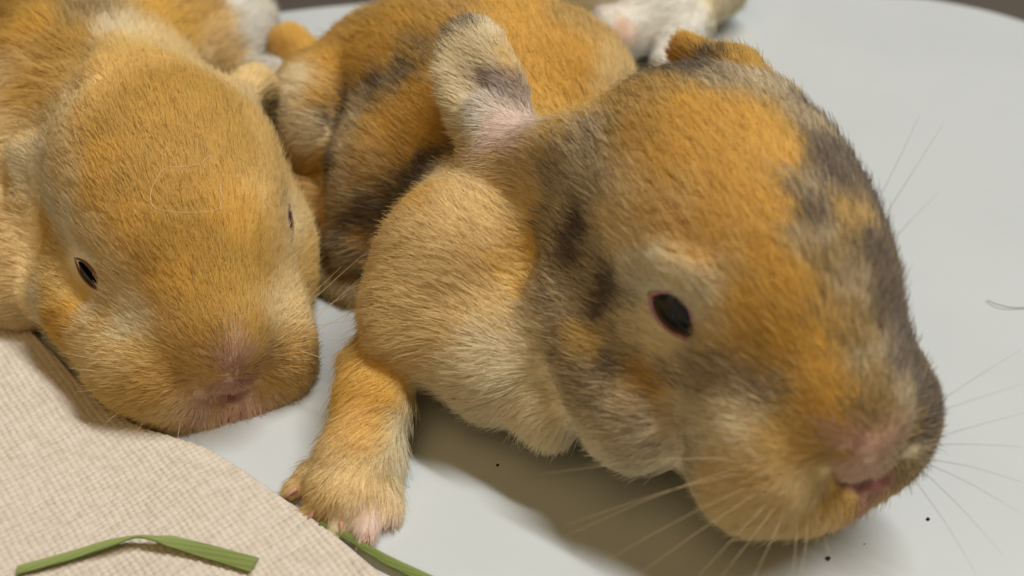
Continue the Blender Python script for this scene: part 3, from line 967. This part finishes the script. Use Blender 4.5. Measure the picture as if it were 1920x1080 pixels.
def blade(name, label, pts, widths, twist, ribs=9):
    pts = spline(np.array(pts), 60)
    wd = np.interp(np.linspace(0, 1, 60), np.linspace(0, 1, len(widths)), widths)
    tw = np.interp(np.linspace(0, 1, 60), np.linspace(0, 1, len(twist)), twist)
    t = norm(np.gradient(pts, axis=0))
    V, Fc, Cc = [], [], []
    nr = ribs * 2 + 1
    for i in range(60):
        side = norm(np.cross(t[i], [0, 0, 1.0]))
        upv = np.cross(side, t[i])
        s2 = side * math.cos(tw[i]) + upv * math.sin(tw[i])
        u2 = np.cross(s2, t[i])
        u2 = u2 if u2[2] > 0 else -u2
        for lay in (0, 1):
            for j in range(nr):
                f = j / (nr - 1) * 2 - 1
                zz = .16 * (1 - f * f) + (.05 if j % 2 else -.03)
                V.append(pts[i] + s2 * f * wd[i] / 2 + u2 * (zz if lay == 0 else zz * .3 - .16))
                g = (.30, .35, .12) if j % 2 else (.14, .20, .05)
                Cc.append(np.array(g) * (1 + .15 * math.sin(i * .7 + j)))
    st = 2 * nr
    for i in range(59):
        for j in range(nr - 1):
            a = i * st + j
            Fc.append((a, a + 1, a + 1 + st, a + st))
            bq = a + nr
            Fc.append((bq + 1, bq, bq + st, bq + 1 + st))
        for (p, q_) in ((nr, 0), (nr - 1, 2 * nr - 1)):
            Fc.append((i * st + p, i * st + q_, (i + 1) * st + q_, (i + 1) * st + p))
    for i in (0, 59):
        Fc += [(i * st + j, i * st + nr + j, i * st + nr + j + 1, i * st + j + 1) for j in range(nr - 1)]
    o = mesh_obj(name, V, Fc, M_hay, cols=np.array(Cc), smooth=False)
    o['label'] = label
    o['category'] = 'hay'
    o['group'] = 'cut hay blades on and beside the cloth'

up = np.array([0, 0, 1.0])
blade('hay_blade', 'bent green hay blade with blunt cut ends lying on the cream cloth',
      [on_cloth(34, 1074) + up * .5, on_cloth(130, 1050) + up * .7, on_cloth(238, 1024) + up * 1.2, on_cloth(300, 1024) + up * 1.3, on_cloth(370, 1036) + up * .8, on_cloth(479, 1064) + up * .5],
      [1.35, 1.5, 1.55, 1.1, 1.7, 1.8, 2.0], [.25, .3, .4, 1.0, .3, .1, .1])
blade('hay_blade', 'slender green hay blade poking out along the cloth edge by the paw',
      [G(600, 980, 1.5), G(660, 1010, 1.3), G(720, 1046, 1.2), G(800, 1084, 1.0), G(900, 1130, .8)], [.5, .9, 1.2, 1.35, 1.4], [.3, .2, .2, .3])

# ------------------------------------------------------------------ crumbs and a stray hair on the table
M_crumb = mat_principled('dark_crumb', (.015, .011, .008), .7, .3)
def crumb(x, y, r, label, seed):
    c = G(x, y, r * .7)
    rr = np.random.default_rng(seed)
    V, Fc = [], []
    n, m = 8, 6
    for i in range(m + 1):
        for j in range(n):
            th, ph = math.pi * i / m, 2 * math.pi * j / n
            k = r * (1 + .3 * rr.normal() * math.sin(th))
            V.append(c + k * np.array([math.sin(th) * math.cos(ph) * 1.2, math.sin(th) * math.sin(ph), .7 * math.cos(th)]))
    for i in range(m):
        for j in range(n):
            Fc.append((i * n + j, (i + 1) * n + j, (i + 1) * n + (j + 1) % n, i * n + (j + 1) % n))
    Fc.append(tuple(range(n - 1, -1, -1))); Fc.append(tuple(m * n + j for j in range(n)))
    o = mesh_obj('crumb', V, Fc, M_crumb)
    o['label'] = label; o['category'] = 'crumb'; o['group'] = 'dark crumbs on the white table'
crumb(1553, 1046, .24, 'largest black crumb on the white table under the patched chin', 1)
crumb(1740, 973, .18, 'small black crumb on the white table past the dark cheek whiskers', 2)
crumb(933, 872, .16, 'tiny black crumb inside the brown shadow beside the foreleg', 3)
crumb(1621, 1020, .07, 'faintest pinpoint speck on the white table near the chin crumb', 4)
V, Fc = tube(spline(np.array([G(1850, 563, .3), G(1875, 572, .5), G(1905, 577, .3), G(1960, 574, .2)]), 20), .06, 5)
o = mesh_obj('loose_hair', V, Fc, M_whisk_dark)
o['label'] = 'fine dark loose hair curving alone on the bare white table'
o['category'] = 'hair'
